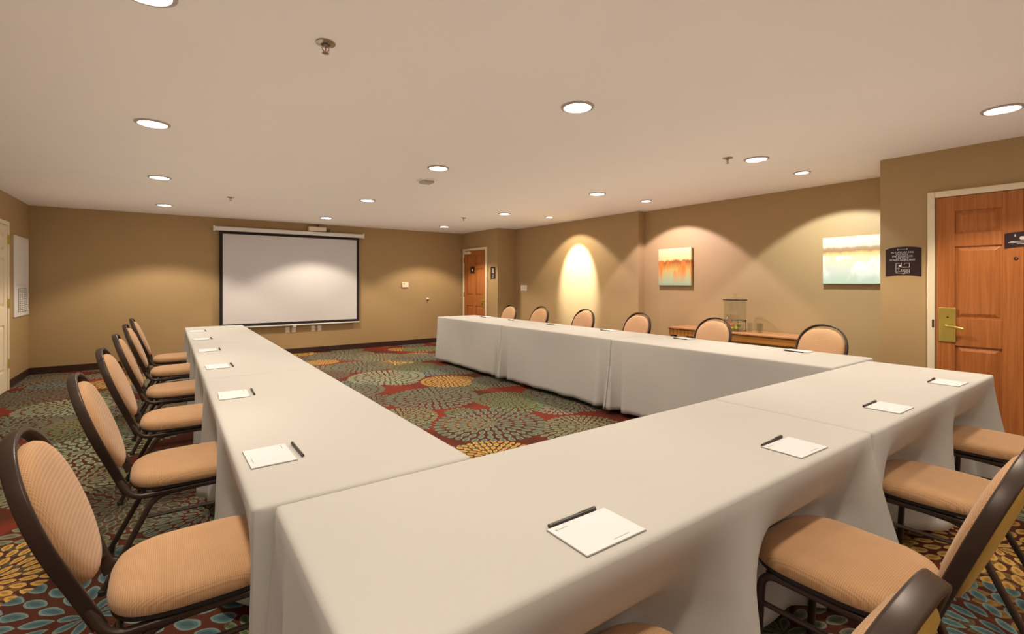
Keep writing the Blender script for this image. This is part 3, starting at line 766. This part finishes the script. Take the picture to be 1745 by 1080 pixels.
# ------------------------------------------------------------------ chairs
def superell(a, b, e, n=48, e2=None):
    out = []
    for k in range(n):
        t = 2*PI*k/n; c, s = math.cos(t), math.sin(t)
        out.append((a*math.copysign(abs(c)**(2/e), c), b*math.copysign(abs(s)**(2/e), s)))
    return out
def pillow(bm, outline, rings, place):
    """rings: list of (inset, height); closes with centre faces at both ends"""
    R = []
    cx = sum(p[0] for p in outline)/len(outline); cy = sum(p[1] for p in outline)/len(outline)
    for ins, h in rings:
        row = []
        for x, y in outline:
            dx, dy = x-cx, y-cy; l = math.hypot(dx, dy); f = max(l-ins, 0)/l
            row.append(bm.verts.new(place(cx+dx*f, cy+dy*f, h)))
        R.append(row)
    m = len(outline)
    for a, b in zip(R, R[1:]):
        for k in range(m): bm.faces.new((a[k], a[(k+1)%m], b[(k+1)%m], b[k]))
    for row, h, fl in ((R[0], rings[0][1], 1), (R[-1], rings[-1][1], 0)):
        c = bm.verts.new(place(cx, cy, h))
        for k in range(m): bm.faces.new((row[k], row[(k+1)%m], c))

def make_chair():
    s = empty('banquet_chair')
    # seat: front toward +Y
    ol = [(x*(1 + .03*y/.21), y + .0) for x, y in superell(.222, .230, 3.3)]
    bm = bmesh.new()
    pillow(bm, ol, [(.03, .412), (.006, .414), (.0, .424), (.001, .440), (.010, .456), (.026, .465), (.06, .471), (.11, .474), (.16, .475)], lambda x, y, h: (x, y, h))
    link_mesh('seat', bm, FAB, s)
    bm = bmesh.new(); pillow(bm, [(x*.97, y*.97) for x, y in ol], [(.03, .400), (.0, .400), (.0, .413), (.03, .413)], lambda x, y, h: (x, y, h)); link_mesh('seat_pan', bm, BLACK, s)
    # back plane
    O = Vector((0, -.248, .43)); U = Vector((0, -.350, .9367)).normalized(); NN = Vector((0, .9367, .350)).normalized()   # NN: toward the sitter
    def bp(u, v, n): return O + Vector((u, 0, 0)) + U*v + NN*n
    # oval hoop
    arc = []
    for k in range(0, 25):
        t = PI*k/24; c, sn = math.cos(t), math.sin(t)
        arc.append((.218*math.copysign(abs(c)**(2/2.25), c), .27 + .248*abs(sn)**(2/2.25)))
    low = [(.150, -.035), (.168, .05), (.190, .13), (.209, .20)]
    path2 = low + arc + [(-x, v) for x, v in reversed(low)]
    path = smooth_path([bp(u, v, 0) for u, v in path2], 3)
    bm = bmesh.new(); sweep(bm, path, rprof(.036, .014, 3, .005), side=NN); link_mesh('back_frame', bm, FRAME, s)
    # pads
    po = [(x, y + .268) for x, y in superell(.204, .212, 2.35)]
    po = [(x*(1 - .16*max(0, (.268-v)/.212)**1.5), v) for x, v in po]
    bm = bmesh.new(); pillow(bm, po, [(.03, -.004), (.0, -.002), (.0, .012), (.008, .024), (.022, .031), (.05, .036), (.09, .039), (.14, .040)], lambda u, v, h: bp(u, v, h)); link_mesh('backrest', bm, FAB, s)
    bm = bmesh.new(); pillow(bm, po, [(.03, -.004), (.001, -.005), (.003, -.016), (.012, -.024), (.04, -.028), (.1, -.030)], lambda u, v, h: bp(u, v, h)); link_mesh('back_panel', bm, GOLDB, s)
    # front leg + rail + rise to the hoop, each side
    for sx in (-1, 1):
        P = [(sx*.205, .185, .012), (sx*.198, .165, .385), (sx*.185, -.215, .378), tuple(bp(sx*.160, .03, -.002))]
        bm = bmesh.new(); sweep(bm, round_corners(P, .055, 8), rprof(.024, .024, 3, .008)); link_mesh('leg', bm, FRAME, s)
        P = [(sx*.182, -.02, .378), (sx*.184, -.135, .370), (sx*.205, -.315, .012)]
        bm = bmesh.new(); sweep(bm, round_corners(P, .07, 8), rprof(.024, .024, 3, .008)); link_mesh('leg', bm, FRAME, s)
        bm = bmesh.new(); sweep(bm, [Vector((sx*.2015, .176, .285)), Vector((sx*.198, .0, .285)), Vector((sx*.191, -.178, .285))], cprof(.0085, 8)); link_mesh('stretcher', bm, FRAME, s)
        for yy in (.185, -.315):
            bm = bmesh.new(); lathe(bm, [(0, 0), (.015, 0), (.016, .018), (.013, .022), (0, .022)], 12, (sx*.205, yy, 0)); link_mesh('glide', bm, RUBBER, s)
    for yy, zz in ((.165, .385), (-.215, .380)):
        bm = bmesh.new(); sweep(bm, [Vector((-.19, yy*.9, zz)), Vector((0, yy*.9, zz)), Vector((.19, yy*.9, zz))], cprof(.009, 8), side=Vector((0, 0, 1))); link_mesh('cross_rail', bm, FRAME, s)
    return s
CH0 = make_chair(); used = [False]
def chair(x, y, rz, label, group):
    o = copy_tree(CH0) if used[0] else CH0
    used[0] = True
    o.location = (x, y, 0); o.rotation_euler = (0, 0, rz); tag(o, label, 'chair', group)
for k, y in enumerate((1.87, 2.90, 3.92, 4.95, 6.03, 7.02)):
    chair(.085, y, -PI/2 + [0, .01, -.02, .02, -.01, .01][k], f'peach padded oval-back banquet chair on the left side, {OR[k]} to the camera', 'chairs along the left row')
FC = ['leftmost, cut off by the bottom edge', 'second from left, seat whole in view', 'second from right, beyond the seam fold', 'rightmost, beside the oak door']
for k, x in enumerate(FCX):
    chair(x, .638 if k == 0 else .65, [.0, .0, .01, -.01][k], f'peach padded oval-back banquet chair at the front tables, {FC[k]}', 'chairs along the front row')
for k, y in enumerate((2.05, 3.18, 4.30, 5.32, 6.38, 7.28)):
    chair(4.76, y, PI/2 + [0, .02, -.02, .01, .02, 0][k], f'peach oval-back banquet chair behind the right table row, {OR[k]} to the camera', 'chairs along the right row')

# ------------------------------------------------------------------ console with drinks
CZ = .72
s = empty('console_table', loc=(5.85, 3.33, 0)); tag(s, 'low brown wooden console table against the right wall under the canvases', 'table')
link_mesh('tabletop', BX((-.23, .23, -.84, .84, CZ-.022, CZ)), CONT, s, bevel=.004)
ap = link_mesh('apron', BX((-.222, .222, -.83, .83, CZ-.105, CZ-.022)), CONS, s, bevel=.002)
link_mesh('inlay', BX(*[(-.2235, -.222, .30+k*.057, .304+k*.057, CZ-.10, CZ-.027) for k in range(10)], (-.232, -.229, -.84, .84, CZ-.024, CZ-.018)), DKW, ap)
for sx in (-1, 1):
    for sy in (-1, 1): link_mesh('leg', BX((sx*.185-.033, sx*.185+.033, sy*.785-.033, sy*.785+.033, 0, CZ-.105)), DKW, s, bevel=.004)
link_mesh('shelf', BX((-.19, .19, -.77, .77, .16, .185)), CONS, s, bevel=.003)

dx, dy = 5.84, 3.33
s = empty('drink_dispenser', loc=(dx, dy, CZ)); tag(s, 'clear glass drink dispenser with a knobbed lid standing on the console', 'dispenser')
bm = bmesh.new()
for z in (.118, .135): lathe(bm, [(.125, z), (.131, z), (.131, z+.006), (.125, z+.006), (.125, z)], 36)
for k in range(4):
    a = PI/4 + PI/2*k
    sweep(bm, [Vector((.128*math.cos(a), .128*math.sin(a), z)) for z in (.0, .06, .14)], cprof(.0035, 6))
lathe(bm, [(.122, .0), (.134, .0), (.134, .005), (.122, .005), (.122, .0)], 36)
link_mesh('wire_stand', bm, RUBBER, s)
bm = bmesh.new()
lathe(bm, [(0, .141), (.118, .141), (.130, .150), (.133, .20), (.133, .375), (.128, .392), (.124, .392), (.128, .372), (.128, .20), (.124, .155), (0, .150)], 40)
link_mesh('jar', bm, GLASS, s)
bm = bmesh.new(); lathe(bm, [(0, .402), (.138, .395), (.140, .401), (.12, .410), (.03, .418), (.012, .424), (.010, .432), (.022, .445), (.022, .456), (.010, .465), (0, .466)], 36)
link_mesh('lid', bm, GLASS, s)
bm = bmesh.new(); lathe(bm, [(.134, .384), (.141, .384), (.141, .396), (.134, .396), (.134, .384)], 36); link_mesh('lid_rim', bm, RUBBER, s)
bm = bmesh.new(); sweep(bm, round_corners([(-.128, 0, .18), (-.175, 0, .18), (-.18, 0, .15)], .015), cprof(.008, 10), side=Vector((0, 1, 0))); sweep(bm, [Vector((-.165, 0, .18)), Vector((-.165, 0, .195)), Vector((-.165, 0, .21))], cprof(.006, 8)); link_mesh('spigot', bm, CHROME, s)
s = link_mesh('glass_bowl', bmesh.new(), GLASS); s.location = (dx, dy, CZ)
bm = bmesh.new(); lathe(bm, [(0, .006), (.075, .006), (.105, .03), (.114, .10), (.117, .10), (.109, .028), (.078, .001), (0, .001)], 40); bm.to_mesh(s.data); bm.free()
for p in s.data.polygons: p.use_smooth = True
tag(s, 'clear glass bowl of fruit in the wire stand under the drink dispenser', 'bowl')
def fruit(name, x, y, z, r, mat, label, long=1.0):
    bm = bmesh.new(); bmesh.ops.create_icosphere(bm, subdivisions=3, radius=r)
    for v in bm.verts:
        v.co.x *= long
        if long > 1 and abs(v.co.x) > r*.9: v.co.x += math.copysign((abs(v.co.x)-r*.9)*.6, v.co.x)
        else: v.co.z *= .95
    o = link_mesh(name, bm, mat); o.location = (dx+x, dy+y, CZ+z); o.rotation_euler = (0, 0, random.uniform(0, 3))
    bm = bmesh.new(); lathe(bm, [(0, r*.88), (.004, r*.9), (.003, r*1.02), (0, r*1.03)], 8)
    if long == 1: link_mesh('stem', bm, DKW, o)
    tag(o, label, 'fruit', 'fruit in the glass bowl')
fruit('apple', -.035, .066, .040, .030, REDF, 'red fruit at the left of the glass bowl')
fruit('apple', -.005, .058, .082, .026, REDF, 'red fruit lying on top at the left of the glass bowl')
fruit('orange', -.045, .012, .076, .026, ORAF, 'orange fruit on top in the middle of the glass bowl')
fruit('orange', .03, -.03, .078, .025, ORAF, 'orange fruit on top at the back of the glass bowl')
fruit('lemon', -.062, .005, .034, .022, YELF, 'yellow lemon low in the front middle of the glass bowl', 1.2)
fruit('lemon', -.050, -.050, .036, .023, YELF, 'yellow lemon low at the front right of the glass bowl', 1.2)
fruit('lime', -.022, -.062, .077, .022, LIMEF, 'green lime on top at the right of the glass bowl', 1.15)
fruit('lime', .0, .0, .034, .023, LIMEF, 'green lime at the centre bottom of the glass bowl', 1.15)
gl = ['nearest the dispenser', 'in the middle of the three', 'farthest from the dispenser']
for k, (x, y) in enumerate(((5.80, 3.115), (5.85, 3.03), (5.79, 2.985))):
    bm = bmesh.new(); lathe(bm, [(0, 0), (.027, 0), (.033, .115), (.031, .115), (.0255, .008), (0, .008)], 28)
    o = link_mesh('drinking_glass', bm, GLASS); o.location = (x, y, CZ)
    tag(o, f'clear tumbler on the console, {gl[k]}', 'glass', 'tumblers on the console')

# ------------------------------------------------------------------ camera, world, view
cam = bpy.data.cameras.new('camera'); co = bpy.data.objects.new('camera', cam); C.objects.link(co)
cam.sensor_width = 36; cam.lens = 822/1745*36; cam.shift_y = -(540-480.5)/1745; cam.clip_start = .05
co.location = (0, 0, 1.335); co.rotation_euler = (PI/2, 0, -.6195)
SC.camera = co
w = bpy.data.worlds.new('world'); SC.world = w; w.use_nodes = True
w.node_tree.nodes['Background'].inputs[0].default_value = (1, .84, .68, 1); w.node_tree.nodes['Background'].inputs[1].default_value = .5
SC.view_settings.view_transform = 'Standard'; SC.view_settings.look = 'None'; SC.view_settings.gamma = 1
SC.view_settings.use_curve_mapping = False
SC.view_settings.exposure = 0.75
SC.cycles.max_bounces = 12; SC.cycles.diffuse_bounces = 8
SC.cycles.use_denoising = True; SC.cycles.transparent_max_bounces = 24

SC.cycles.use_fast_gi = True; SC.cycles.fast_gi_method = 'ADD'
w.light_settings.ao_factor = .14; w.light_settings.distance = 1.6
